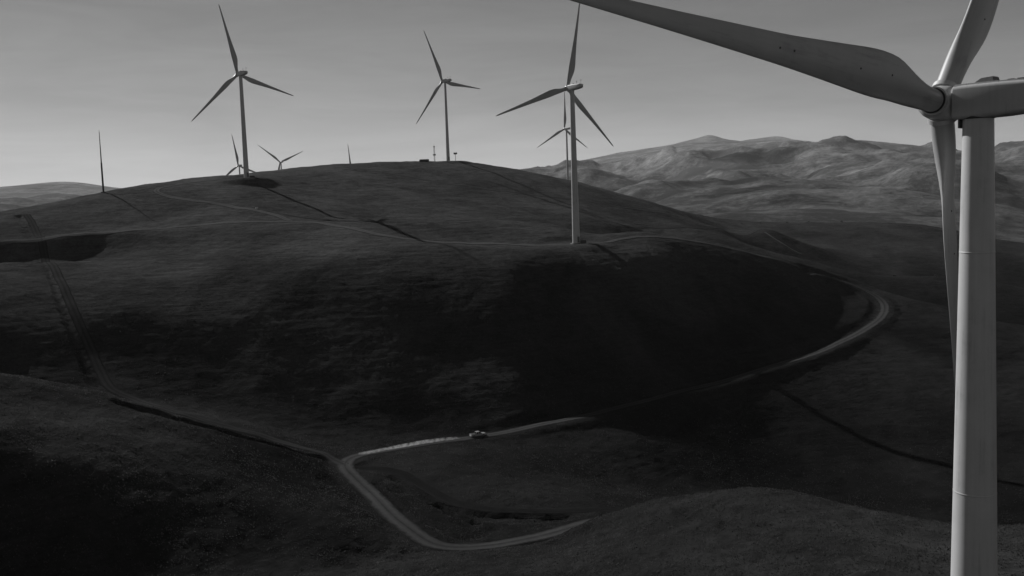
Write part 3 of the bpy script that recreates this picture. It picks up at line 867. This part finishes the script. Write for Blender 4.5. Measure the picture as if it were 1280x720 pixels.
def make_turbine(name, label, pos, az, H, RR, phi, rt, rm, rb, detail=1, group='wind turbines on the hills', overhang=2.45):
    """local +Y is upwind; hub axis at height H"""
    root = empty(name, pos, -R(az))
    root.scale = (S, S, S)                       # H, RR and radii are given in units of S metres
    tag(root, label, 'wind turbine', group)
    seg = 48 if detail > 1 else (24 if detail else 12)
    top = H - 1.05
    # tower
    prof = []
    hs = [0, 0.03, 0.25, 0.5, 0.75, 1.0]
    rr = lambda t: (rb + (rm - rb) * t / 0.5) if t < 0.5 else (rm + (rt - rm) * (t - 0.5) / 0.5)
    levels = np.linspace(0, 1, 13 if detail > 1 else 5)
    rings = []
    for t in levels:
        z = t * top - (0.25 if t == 0 else 0)
        rings.append([(rr(t) * math.cos(2 * math.pi * j / seg), rr(t) * math.sin(2 * math.pi * j / seg), z) for j in range(seg)])
    v, f = loft(rings)
    tw = mesh_obj('tower', v, f, M['paint'], root, True)
    tw.data.set_sharp_from_angle(angle=R(40))
    if detail:
        # flange seams between tower sections
        for t in ((0.34, 0.67) if detail == 1 else (0.25, 0.60, 0.86)):
            r = rr(t)
            rg = []
            for dr, dz in ((0.0, -0.05), (0.008, -0.04), (0.008, 0.04), (0.0, 0.05)):
                rg.append([((r + dr) * math.cos(2 * math.pi * j / seg), (r + dr) * math.sin(2 * math.pi * j / seg), t * top + dz) for j in range(seg)])
            v, f = loft(rg, False)
            mesh_obj('flange', v, f, M['paint'], tw, True)
        # concrete foot and door
        bm = bmesh.new()
        bmesh.ops.create_cone(bm, cap_ends=True, segments=32, radius1=rb + 0.75, radius2=rb + 0.6, depth=0.5, matrix=Matrix.Translation((0, 0, 0.0)))
        bm_obj('foundation', bm, M['grey'], root, False)
        bm = bmesh.new()
        add_box(bm, (0, -rb * 0.99, 1.5), (0.9, 0.12, 2.0))
        d = bm_obj('door', bm, M['grey'], root, False, 0.03)
        # yaw collar
    bm = bmesh.new()
    add_bar(bm, (0, 0, top - 0.02), (0, 0, H - 0.75), rt * 1.08, seg)
    bm_obj('yaw_collar', bm, M['dark'] if detail > 1 else M['paint'], root, True, 0, 40)
    # nacelle: rounded box lofted along Y
    def rrect(w, h, cz, y, k=0.13, n=5):
        out = []
        r = min(w, h) * k
        for cx, cz2, a0 in ((w/2 - r, h/2 - r, 0), (-w/2 + r, h/2 - r, 90), (-w/2 + r, -h/2 + r, 180), (w/2 - r, -h/2 + r, 270)):
            for i in range(n):
                a = R(a0 + 90 * i / (n - 1))
                out.append((cx + r * math.cos(a), y, cz + cz2 + r * math.sin(a)))
        return out
    ys = [(y, w, t_ - b_, (t_ + b_) / 2) for y, w, t_, b_ in ((1.50 + overhang - 2.45, 1.60, 0.74, -0.96), (1.44 + overhang - 2.45, 1.72, 0.80, -1.03), (0.6, 1.80, 0.82, -1.06), (-1.5, 1.84, 0.80, -1.02), (-3.6, 1.78, 0.72, -0.88), (-4.7, 1.66, 0.64, -0.72), (-5.25, 1.45, 0.5, -0.5), (-5.45, 1.15, 0.34, -0.3))]
    v, f = loft([rrect(w, h, H + c, y) for y, w, h, c in ys])
    na = mesh_obj('nacelle', v, f, M['paint'], root, True)
    na.data.set_sharp_from_angle(angle=R(38))
    if detail:
        top_z = lambda y: np.interp(-y, [-1.45, -0.6, 1.5, 3.6, 4.7], [H + .80, H + .82, H + .80, H + .72, H + .64])
        # roof cover panels with ribs between them
        edges = [1.4 + overhang - 2.45, 0.35, -1.35, -2.6, -3.9, -4.8]
        for a, b in zip(edges[:-1], edges[1:]):
            bm = bmesh.new()
            za, zb = top_z(a) + 0.015, top_z(b) + 0.015
            g = 0.03
            vs_ = [(-0.74, a - g, za), (0.74, a - g, za), (0.74, b + g, zb), (-0.74, b + g, zb)]
            lo = [bm.verts.new((x * 1.06, y, z - 0.10)) for x, y, z in vs_]
            hi = [bm.verts.new((x, y, z + 0.05)) for x, y, z in vs_]
            bm.faces.new(hi); bm.faces.new(lo[::-1])
            for i in range(4):
                k = (i + 1) % 4
                bm.faces.new((lo[i], lo[k], hi[k], hi[i]))
            bm_obj('roof_panel', bm, M['paint'], na)
        # hatch, vents, wind vane
        bm = bmesh.new()
        vs_ = [(-0.45, 0.15, 0.02), (0.45, 0.15, 0.02), (0.45, -1.0, 0.02), (-0.45, -1.0, 0.02), (-0.36, -0.25, 0.30), (0.36, -0.25, 0.30), (0.36, -0.92, 0.34), (-0.36, -0.92, 0.34)]
        q = [bm.verts.new((x, y, z + H + 0.83)) for x, y, z in vs_]
        for fc in ((0, 1, 2, 3), (4, 5, 6, 7), (0, 1, 5, 4), (1, 2, 6, 5), (2, 3, 7, 6), (3, 0, 4, 7)): bm.faces.new([q[i] for i in fc])
        bm_obj('hatch', bm, M['grey'], na, False, 0.03)
        for yy in (-1.75, -2.25):
            bm = bmesh.new(); add_box(bm, (0.2, yy, H + 0.88), (0.8, 0.34, 0.12)); bm_obj('vent', bm, M['grey'], na, False, 0.02)
        bm = bmesh.new()
        add_bar(bm, (0.45, -4.4, H + 0.6), (0.45, -4.4, H + 2.0), 0.035)
        add_bar(bm, (0.2, -4.4, H + 1.9), (0.7, -4.4, H + 1.9), 0.025)
        for xx in (0.2, 0.7):
            add_bar(bm, (xx, -4.4, H + 1.9), (xx, -4.4, H + 2.15), 0.06)
        bm_obj('wind_vane', bm, M['dark'], na)
        bm = bmesh.new()
        add_bar(bm, (-0.4, -3.2, H + 0.7), (-0.4, -3.2, H + 1.75), 0.06)
        add_bar(bm, (-0.4, -3.2, H + 1.6), (-0.4, -3.2, H + 1.78), 0.14)
        bm_obj('beacon', bm, M['dark'], na)
        if detail > 1:
            # drip bracket under the bed frame
            bm = bmesh.new(); add_box(bm, (-0.2, rt * 1.12, H - 1.25), (0.5, 0.10, 0.55)); bm_obj('cable_bracket', bm, M['grey'], root, False, 0.02)
    # hub and spinner, the rotor axis tilted up by five degrees
    TILT = R(5)
    TM = Matrix.Translation((0, overhang, H)) @ Matrix.Rotation(TILT, 4, 'X') @ Matrix.Translation((0, -overhang, -H))
    off = overhang - 2.45
    prof = [(y + off, r) for y, r in ((1.58, 0.72), (1.72, 0.90), (2.0, 0.98), (2.5, 1.0), (2.95, 0.93), (3.35, 0.74), (3.65, 0.45), (3.78, 0.12))]
    sg = 36 if detail > 1 else 16
    v, f = loft([[(r * math.cos(2*math.pi*j/sg), y, H + r * math.sin(2*math.pi*j/sg)) for j in range(sg)] for y, r in prof])
    hub = mesh_obj('hub', [tuple(TM @ Vector(p)) for p in v], f, M['paint'], root, True)
    # blades
    bv, bf = blade_mesh(RR, lod=(detail == 0))
    me = bpy.data.meshes.new('blade')
    me.from_pydata(bv, [], bf)
    me.materials.append(M['blade'])
    me.polygons.foreach_set('use_smooth', [True] * len(me.polygons))
    me.set_sharp_from_angle(angle=R(60))
    bvh = BVHTree.FromPolygons([Vector(p) for p in bv], bf)
    for k in range(3):
        b = bpy.data.objects.new('blade', me)
        col.objects.link(b)
        b.parent = root
        b.location = (0, overhang, H)
        b.rotation_euler = (Matrix.Rotation(TILT, 3, 'X') @ Matrix.Rotation(R(phi + 120 * k), 3, 'Y')).to_euler()
        if detail:
            bm = bmesh.new()
            add_bar(bm, (0, 0, 0.78), (0, 0, 1.06), 0.80, sg)
            c = bm_obj('blade_collar', bm, M['paint'], b, True, 0, 40)
            if detail > 1:
                bm = bmesh.new()
                add_bar(bm, (0, 0, 1.03), (0, 0, 1.10), 0.72, sg)
                bm_obj('root_seal', bm, M['dark'], b, True, 0, 40)
                for xx, rr_ in ((0.55, 6.6), (0.42, 9.6), (0.35, 15.2), (0.30, 16.3)):      # lightning receptors and drain holes
                    hit = bvh.ray_cast(Vector((xx, -6, rr_)), Vector((0, 1, 0)))
                    if hit[0] is None: continue
                    bm = bmesh.new()
                    add_bar(bm, hit[0] - hit[1] * 0.01, hit[0] + hit[1] * 0.02, 0.055, 10)
                    bm_obj('receptor', bm, M['dark'], b)
    return root

# the near turbine is placed by its hub: the picture hides its foot below the frame
t = TURB['near']
d = CR @ np.array([(t['hub_px'][0] - 640) / FPX, -(t['hub_px'][1] - 360) / FPX, -1.0]) * t['depth'] * S
hubp = Vector((d[0], d[1], d[2] + CZ))
axv = Vector((math.sin(R(t['az'])), math.cos(R(t['az'])), 0))
OVN = 2.1
basep = hubp - axv * OVN * S
gzn = ground_at(basep.x, basep.y)
Hn = (basep.z - gzn) / S
print('near turbine hub height', Hn, 'base', basep.x, basep.y, gzn)
make_turbine('wind_turbine', 'huge pale wind turbine close up at the right edge of the photo', (basep.x, basep.y, gzn), t['az'], Hn, t['R'], t['phi'], 0.80, 1.24, 1.70, 2, overhang=OVN)

for key, lab in (('spur', 'wind turbine on the spur with pale tower and dark cabinet at its foot'),
                 ('left', 'tall dark wind turbine on the left shoulder of the big hill'),
                 ('summit', 'dark wind turbine on the flat summit beside a small lattice mast')):
    t = TURB[key]
    p = t['pos']
    z0 = ground_at(p.x, p.y)
    make_turbine('wind_turbine', lab, (p.x, p.y, z0), t['az'], t['H'] + (p.z - z0) / S, t['R'], t['phi'], t['rt'], t['rm'], t['rb'], 1)

def hidden_turbine(hub_px, D, H, phi, az, lab, rr=(0.62, 0.8, 1.0)):
    h = at(*hub_px, D * S)
    ax = Vector((math.sin(R(az)), math.cos(R(az)), 0))
    b = h - ax * 2.45 * S
    z0 = float(ground_base(np.array([b.x]), np.array([b.y]))[0])
    if -505 < b.x / S < 545 and b.y / S < 845: z0 = ground_at(b.x, b.y)
    print('turbine', lab, 'H', h.z - z0)
    make_turbine('wind_turbine', lab, (b.x, b.y, z0), az, (h.z - z0) / S, 30.7, phi, *rr, 0)
hidden_turbine((705.6, 161), 780, 50, 0, -36, 'small wind turbine half hidden behind the pale tower on the spur')
hidden_turbine((297.8, 207), 957, 46, -10, -38, 'small wind turbine behind the ridge at the tall left turbine\'s foot')
hidden_turbine((350, 202.5), 1080, 46, -53, -36, 'small far wind turbine whose two raised blades form a V')
hidden_turbine((438.8, 219), 950, 46, -6, -48, 'wind turbine behind the ridge showing only one upright blade tip')

# ------------------------------------------------------------------ small things on the hills
def stand(px, py, D=None, d0=100):
    if D is None:
        x, y, _ = march(px, py, d0)
    else:
        p = at(px, py, D * S); x, y = p.x, p.y
    return x, y, ground_at(x, y)

def cabinet(px, py, D, size, rz, label):
    x, y, z = stand(px, py, D)
    root = empty('transformer_cabinet', (x, y, z), rz)
    tag(root, label, 'cabinet', 'cabinets at the turbine feet')
    root.scale = (S, S, S)
    w, d, h = size
    bm = bmesh.new(); add_box(bm, (0, 0, 0.05), (w + 0.4, d + 0.4, 0.36)); bm_obj('plinth', bm, M['grey'], root)
    bm = bmesh.new(); add_box(bm, (0, 0, 0.23 + h / 2), (w, d, h)); bm_obj('body', bm, M['box'], root, False, 0.04)
    bm = bmesh.new(); add_box(bm, (0, 0, 0.26 + h), (w + 0.12, d + 0.12, 0.08)); bm_obj('lid', bm, M['box'], root)
    for s in (-1, 1):
        bm = bmesh.new(); add_box(bm, (s * w / 4, -d / 2 - 0.02, 0.25 + h / 2), (w / 2 - 0.08, 0.03, h - 0.25)); bm_obj('door', bm, M['box'], root)
    for k in range(5):
        bm = bmesh.new(); add_box(bm, (w / 2 + 0.09, -d / 2 + d * (k + .5) / 5, 0.3 + h / 2), (0.16, 0.05, h * 0.7)); bm_obj('cooling_fin', bm, M['box'], root)
cabinet(729, 305, 335, (1.7, 1.4, 0.95), 0.1, 'dark squat cabinet beside the pale tower on the spur')
cabinet(315.5, 222.8, 451, (1.9, 1.4, 0.7), 0.2, 'dark cabinet beside the foot of the tall left turbine')

# slim mast on the left skyline
x, y, z = stand(129.3, 239.5, 446)
mast = empty('mast', (x, y, z)); tag(mast, 'slim lone mast on the far left skyline', 'mast')
mast.scale = (S, S, S)
bm = bmesh.new(); add_bar(bm, (0, 0, -0.3), (0, 0, 12.5), 0.40, 10, 0.34); bm_obj('lower_pole', bm, M['dark'], mast, True, 0, 40)
bm = bmesh.new(); add_bar(bm, (0, 0, 12.5), (0.05, 0, 25.5), 0.27, 10, 0.12); bm_obj('upper_pole', bm, M['dark'], mast, True, 0, 40)
bm = bmesh.new(); add_bar(bm, (0.05, 0, 25.4), (0.05, 0, 26.4), 0.05, 6); add_bar(bm, (-0.2, 0, 25.6), (0.3, 0, 25.6), 0.05, 6); bm_obj('lightning_rod', bm, M['dark'], mast)
bm = bmesh.new(); add_box(bm, (0, 0, 0.05), (1.6, 1.6, 0.5)); bm_obj('footing', bm, M['grey'], mast)

# small lattice mast by the summit turbine
x, y, z = stand(543.3, 201.5, 566)
lm = empty('lattice_mast', (x, y, z), 0.3); tag(lm, 'small lattice mast left of the summit turbine', 'mast')
lm.scale = (S, S, S)
Ht = 9.0
legs = [(0.42 * math.cos(a), 0.42 * math.sin(a)) for a in (0, 2.094, 4.189)]
for lx, ly in legs:
    bm = bmesh.new(); add_bar(bm, (lx, ly, -0.2), (lx * 0.8, ly * 0.8, Ht), 0.06, 6); bm_obj('leg', bm, M['dark'], lm)
bm = bmesh.new()
for k in range(12):
    z0, z1 = k * Ht / 12, (k + 1) * Ht / 12
    for i in range(3):
        a, b = legs[i], legs[(i + 1) % 3]
        if k % 2: a, b = b, a
        s0, s1 = 1 - .2 * z0 / Ht, 1 - .2 * z1 / Ht
        add_bar(bm, (a[0]*s0, a[1]*s0, z0), (b[0]*s1, b[1]*s1, z1), 0.035, 5)
bm_obj('bracing', bm, M['dark'], lm)
bm = bmesh.new(); add_box(bm, (0, 0, 4.0), (1.5, 1.1, 0.75)); bm_obj('equipment_box', bm, M['grey'], lm, False, 0.05)
bm = bmesh.new(); add_box(bm, (0, 0, 8.7), (0.9, 0.7, 0.5)); add_bar(bm, (0, 0, 8.9), (0, 0, 10.2), 0.05, 6); bm_obj('antenna', bm, M['grey'], lm)

# panel on a post right of the summit turbine
x, y, z = stand(569.6, 203, 566)
pp = empty('panel_post', (x, y, z), 0.15); tag(pp, 'short post carrying a wide panel right of the summit turbine', 'sign post')
pp.scale = (S, S, S)
bm = bmesh.new(); add_bar(bm, (0, 0, -0.3), (0, 0, 4.3), 0.13, 8); bm_obj('post', bm, M['dark'], pp)
for s in (-0.72, 0.72):
    bm = bmesh.new(); add_box(bm, (s * 0.75, 0, 4.45), (0.98, 0.35, 0.95), Matrix.Rotation(R(-18), 4, 'X')); bm_obj('panel', bm, M['dark'], pp, False, 0.03)
bm = bmesh.new(); add_box(bm, (0, 0.1, 3.9), (1.5, 0.10, 0.10)); bm_obj('cross_arm', bm, M['dark'], pp)

# low shed on the summit
x, y, z = stand(530.3, 203, 560)
sh = empty('shed', (x, y, z), R(4)); tag(sh, 'low dark container shed on the summit left of the turbine', 'shed')
sh.scale = (S, S, S)
bm = bmesh.new(); add_box(bm, (0, 0, 0.45), (5.6, 2.4, 1.3)); bm_obj('wall', bm, M['box'], sh, False, 0.03)
bm = bmesh.new(); add_box(bm, (0.1, 0, 1.22), (5.2, 2.6, 0.22)); bm_obj('roof', bm, M['box'], sh, False, 0.05)
for k in (-1.2, 1.2):
    bm = bmesh.new(); add_box(bm, (k, -1.22, 0.45), (0.9, 0.06, 1.1)); bm_obj('door', bm, M['dark'], sh)
for k in range(9):
    bm = bmesh.new(); add_box(bm, (-2.6 + k * 0.65, -1.22, 0.48), (0.12, 0.05, 1.2)); bm_obj('rib', bm, M['box'], sh)

# small white trough on the summit track
x, y, z = stand(321, 260.5)
tr = empty('water_trough', (x, y, z), 0.4); tag(tr, 'tiny white trough on the upper left hillside below the track', 'trough')
bm = bmesh.new()
for sx, sy, w, d in ((0, .4, 1.5, .08), (0, -.4, 1.5, .08), (.72, 0, .08, .8), (-.72, 0, .08, .8)): add_box(bm, (sx, sy, 0.3), (w, d, 0.7))
bm_obj('tub', bm, M['white'], tr)
bm = bmesh.new(); add_box(bm, (0, 0, 0.22), (1.4, 0.74, 0.42)); bm_obj('water', bm, M['glass'], tr)

# ------------------------------------------------------------------ cattle
def cow_mesh():
    V = {}; E = []; rad = []
    names = []
    def v(n, p, r):
        V[n] = len(names); names.append((p, r))
    # x forward
    v('pelvis', (-0.62, 0, 1.12), (0.30, 0.33)); v('belly', (-0.1, 0, 1.03), (0.36, 0.38)); v('chest', (0.45, 0, 1.05), (0.31, 0.38))
    v('neck', (0.85, 0, 1.05), (0.17, 0.22)); v('poll', (1.12, 0, 0.80), (0.15, 0.16)); v('muzzle', (1.28, 0, 0.42), (0.09, 0.10))
    v('rump', (-0.88, 0, 1.16), (0.20, 0.22)); v('tail1', (-1.03, 0, 1.05), (0.04, 0.04)); v('tail2', (-1.06, 0, 0.45), (0.035, 0.035))
    E.extend([('pelvis','belly'),('belly','chest'),('chest','neck'),('neck','poll'),('poll','muzzle'),('pelvis','rump'),('rump','tail1'),('tail1','tail2')])
    for s, y in (('l', 0.2), ('r', -0.2)):
        o = 0.12 if s == 'l' else -0.1
        v('fs'+s, (0.48, y, 0.78), (0.14, 0.17)); v('fk'+s, (0.50 + o*.6, y, 0.42), (0.07, 0.08)); v('ff'+s, (0.47 + o, y, 0.0), (0.065, 0.065))
        v('hs'+s, (-0.60, y, 0.80), (0.17, 0.22)); v('hk'+s, (-0.52 - o*.5, y, 0.62), (0.11, 0.14)); v('hh'+s, (-0.76 - o, y, 0.42), (0.07, 0.08)); v('hf'+s, (-0.70 - o, y, 0.0), (0.065, 0.065))
        v('ear'+s, (1.08, y * 1.15, 0.90), (0.04, 0.03))
        E.extend([('chest','fs'+s),('fs'+s,'fk'+s),('fk'+s,'ff'+s),('pelvis','hs'+s),('hs'+s,'hk'+s),('hk'+s,'hh'+s),('hh'+s,'hf'+s),('poll','ear'+s)])
    me = bpy.data.meshes.new('cow')
    me.from_pydata([n[0] for n in names], [(V[a], V[b]) for a, b in E], [])
    o = bpy.data.objects.new('tmp_cow', me)
    col.objects.link(o)
    md = o.modifiers.new('skin', 'SKIN')
    md.use_smooth_shade = True
    for i, n in enumerate(names):
        me.skin_vertices[0].data[i].radius = n[1]
        me.skin_vertices[0].data[i].use_root = (i == 0)
    sb = o.modifiers.new('sub', 'SUBSURF'); sb.levels = 1; sb.render_levels = 1
    bpy.context.view_layer.update()
    dg = bpy.context.evaluated_depsgraph_get()
    m2 = bpy.data.meshes.new_from_object(o.evaluated_get(dg))
    m2.name = 'cow'
    m2.materials.clear(); m2.materials.append(M['hide'])
    bpy.data.objects.remove(o)
    return m2
cowm = cow_mesh()
COWS = [((1118, 346.5), None, 0.2, 1.12, 'black cow grazing on the low ridge, the farther from the near tower'),
        ((1170.5, 345.5), None, 2.9, 1.15, 'black cow grazing on the low ridge just left of the near blade'),
        ((927, 280.5), 679, 0.4, 1.0, 'far black cow on the saddle ridge, leftmost of five'),
        ((950, 280), 687, 3.3, 1.0, 'far black cow on the saddle ridge, second from the left of five'),
        ((984, 279.5), 697, 0.1, 1.1, 'far black cow on the saddle ridge, middle of five'),
        ((1011, 279.5), 705, 2.7, 1.0, 'far black cow on the saddle ridge, fourth from the left of five'),
        ((1052, 279), 716, 0.3, 1.15, 'far black cow on the saddle ridge, rightmost of five')]
for (p, D, rz, s, lab) in COWS:
    if D is None:
        x, y, _ = march(*p, 400 * S)
        z = ground_at(x, y)
    else:
        x, y, z = stand(*p, D)
    o = bpy.data.objects.new('cow', cowm)
    col.objects.link(o)
    o.location = (x, y, z - 0.03); o.rotation_euler = (0, 0, rz); o.scale = (s, s, s)
    tag(o, lab, 'cow', 'cattle on the right-hand ridges')

# ------------------------------------------------------------------ pickup on the dirt road
mp = ROADS['main']['path']
cx, cy, _ = march(598, 547)
k = int(np.argmin(np.hypot(mp[:, 0] - cx, mp[:, 1] - cy)))
tg = mp[k - 3] - mp[k + 3]; tg /= np.linalg.norm(tg)       # the trace runs from the bend down to the fork; the car climbs towards the bend
car_rz = math.atan2(tg[1], tg[0])
car_p = Vector((mp[k, 0], mp[k, 1], ROADS['main']['z'][k] + 0.0))
dzr = ROADS['main']['z'][k - 3] - ROADS['main']['z'][k + 3]
car_pitch = -math.atan2(dzr, np.linalg.norm(mp[k - 3] - mp[k + 3]))
print('car', car_p, math.degrees(car_rz), math.degrees(car_pitch), 'dist', car_p.xy.length)
car = empty('pickup_truck', car_p)
car.rotation_euler = (0, car_pitch, car_rz)
tag(car, 'pale pickup truck driving along the valley dirt road trailing dust', 'pickup')
def prism(bm, prof, w0, w1=None):
    """side profile [(x,z)...] extruded across Y; w may narrow with height through w1"""
    zmin = min(p[1] for p in prof); zmax = max(p[1] for p in prof)
    ww = lambda z: w0 if w1 is None else w0 + (w1 - w0) * (z - zmin) / (zmax - zmin)
    a = [bm.verts.new((x, ww(z) / 2, z)) for x, z in prof]; b = [bm.verts.new((x, -ww(z) / 2, z)) for x, z in prof]
    bm.faces.new(a); bm.faces.new(b[::-1])
    for i in range(len(prof)):
        j = (i + 1) % len(prof)
        bm.faces.new((a[i], b[i], b[j], a[j]))
bm = bmesh.new()
prism(bm, [(-2.75, 0.55), (-2.75, 1.08), (-0.9, 1.10), (1.15, 1.12), (2.45, 1.02), (2.75, 0.90), (2.78, 0.50), (2.3, 0.42), (-2.3, 0.42)], 1.94)
body = bm_obj('body', bm, M['car'], car, False, 0.05)
bm = bmesh.new()
prism(bm, [(-1.0, 1.09), (-0.80, 1.72), (0.45, 1.76), (1.18, 1.11)], 1.86, 1.48)
cab = bm_obj('cab', bm, M['glass'], car, False, 0.03)
bm = bmesh.new()
prism(bm, [(-0.86, 1.70), (-0.80, 1.80), (0.42, 1.83), (0.52, 1.73)], 1.56, 1.44)
bm_obj('roof', bm, M['car'], cab, False, 0.03)
for x0, x1 in ((-1.0, -0.80), (0.0, 0.0), (1.16, 0.47)):
    for s in (-1, 1):
        bm = bmesh.new(); add_bar(bm, (x0, s * 0.93, 1.09), (x1, s * 0.755, 1.74), 0.055, 6); bm_obj('pillar', bm, M['car'], cab)
bm = bmesh.new(); add_box(bm, (-1.87, 0, 1.07), (1.55, 1.6, 0.12)); bm_obj('bed_liner', bm, M['dark'], car)
for s in (-1, 1):
    bm = bmesh.new(); add_box(bm, (-1.87, s * 0.9, 1.13), (1.75, 0.1, 0.14)); bm_obj('bed_rail', bm, M['car'], car, False, 0.02)
bm = bmesh.new(); add_box(bm, (-2.72, 0, 1.0), (0.1, 1.7, 0.4)); bm_obj('tailgate', bm, M['car'], car, False, 0.02)
for xx in (-2.84, 2.84):
    bm = bmesh.new(); add_box(bm, (xx, 0, 0.58), (0.16, 1.9, 0.24)); bm_obj('bumper', bm, M['grey'], car, False, 0.03)
for s in (-1, 1):
    bm = bmesh.new(); add_box(bm, (2.74, s * 0.72, 0.82), (0.12, 0.36, 0.18)); bm_obj('headlight', bm, M['lamp'], car, False, 0.02)
    bm = bmesh.new(); add_box(bm, (1.0, s * 1.03, 1.22), (0.12, 0.22, 0.16)); bm_obj('mirror', bm, M['dark'], car, False, 0.02)
    for xx in (-1.75, 1.75):
        bm = bmesh.new(); add_bar(bm, (xx, s * 0.74, 0.38), (xx, s * 1.0, 0.38), 0.40, 18)
        wh = bm_obj('wheel', bm, M['tyre'], car, True, 0, 40)
        bm = bmesh.new(); add_bar(bm, (xx, s * 0.98, 0.38), (xx, s * 1.02, 0.38), 0.23, 14); bm_obj('rim', bm, M['grey'], wh)

# dust hanging over the road behind the truck
def dust_cloud():
    idx = [i for i in range(k + 3, min(k + 24, len(mp)))]
    rings = []
    n = len(idx)
    for q, i in enumerate(idx):
        t = q / (n - 1)
        w = 0.75 + 1.3 * t
        h = (0.5 + 0.9 * math.sin(math.pi * min(1, t * 1.1 + 0.12))) * (1 - 0.3 * t)
        if q in (0, n - 1): w *= 0.3; h *= 0.3
        tt = mp[i - 1] - mp[i + 1] if i + 1 < len(mp) else tg
        tt = tt / np.linalg.norm(tt)
        nn = (-tt[1], tt[0])
        zc = ROADS['main']['z'][i] + 0.06 + h / 2
        rings.append([(mp[i, 0] + nn[0] * w * math.cos(a), mp[i, 1] + nn[1] * w * math.cos(a), zc + h / 2 * math.sin(a)) for a in np.linspace(0, 2 * math.pi, 10, endpoint=False)])
    v, f = loft(rings)
    m = bpy.data.materials.new('dust')
    m.use_nodes = True
    nn_ = m.node_tree; nn_.nodes.clear()
    out = nn_.nodes.new('ShaderNodeOutputMaterial')
    vol = nn_.nodes.new('ShaderNodeVolumePrincipled')
    vol.inputs['Color'].default_value = (0.8, 0.8, 0.8, 1)
    vol.inputs['Anisotropy'].default_value = 0.35
    geo = nn_.nodes.new('ShaderNodeNewGeometry')
    nz = noise_tex(nn_, 0.8, 3, 0.6, geo.outputs['Position'])
    mul = mathn(nn_, 'MULTIPLY', mathn(nn_, 'MAXIMUM', mathn(nn_, 'SUBTRACT', nz.outputs['Fac'], 0.36).outputs[0], 0.0).outputs[0], 0.9)
    nn_.links.new(mul.outputs[0], vol.inputs['Density'])
    nn_.links.new(vol.outputs[0], out.inputs['Volume'])
    bm = bmesh.new()
    vv = [bm.verts.new(p) for p in v]
    for q in f: bm.faces.new([vv[i] for i in q])
    o = bm_obj('dust', bm, m, None, True)
    tag(o, 'pale dust trail hanging over the road behind the truck', 'dust', kind='stuff')
dust_cloud()

# ------------------------------------------------------------------ haze
def haze_box(x0, x1, y0, y1, z0, z1, dens):
    bm = bmesh.new()
    add_box(bm, ((x0 + x1) / 2, (y0 + y1) / 2, (z0 + z1) / 2), (x1 - x0, y1 - y0, z1 - z0))
    m = bpy.data.materials.new('haze')
    m.use_nodes = True
    n = m.node_tree; n.nodes.clear()
    out = n.nodes.new('ShaderNodeOutputMaterial')
    vol = n.nodes.new('ShaderNodeVolumePrincipled')
    vol.inputs['Color'].default_value = (0.9, 0.9, 0.9, 1)
    vol.inputs['Density'].default_value = dens
    vol.inputs['Anisotropy'].default_value = 0.0
    n.links.new(vol.outputs[0], out.inputs['Volume'])
    o = bm_obj('haze', bm, m)
    tag(o, 'thin pale haze over the far hills', 'haze', kind='stuff')
zl = float(min(HZ.min(), Zg.min())) - 1.0
zh = float(max(HZ.max(), 1000)) + 20
print('terrain z', zl, zh, 'tris', 2 * (X.size + HX.size), X.shape, HX.shape)
haze_box(-30500, 30500, -30500, 30500, zl, zh, 1.9e-5)
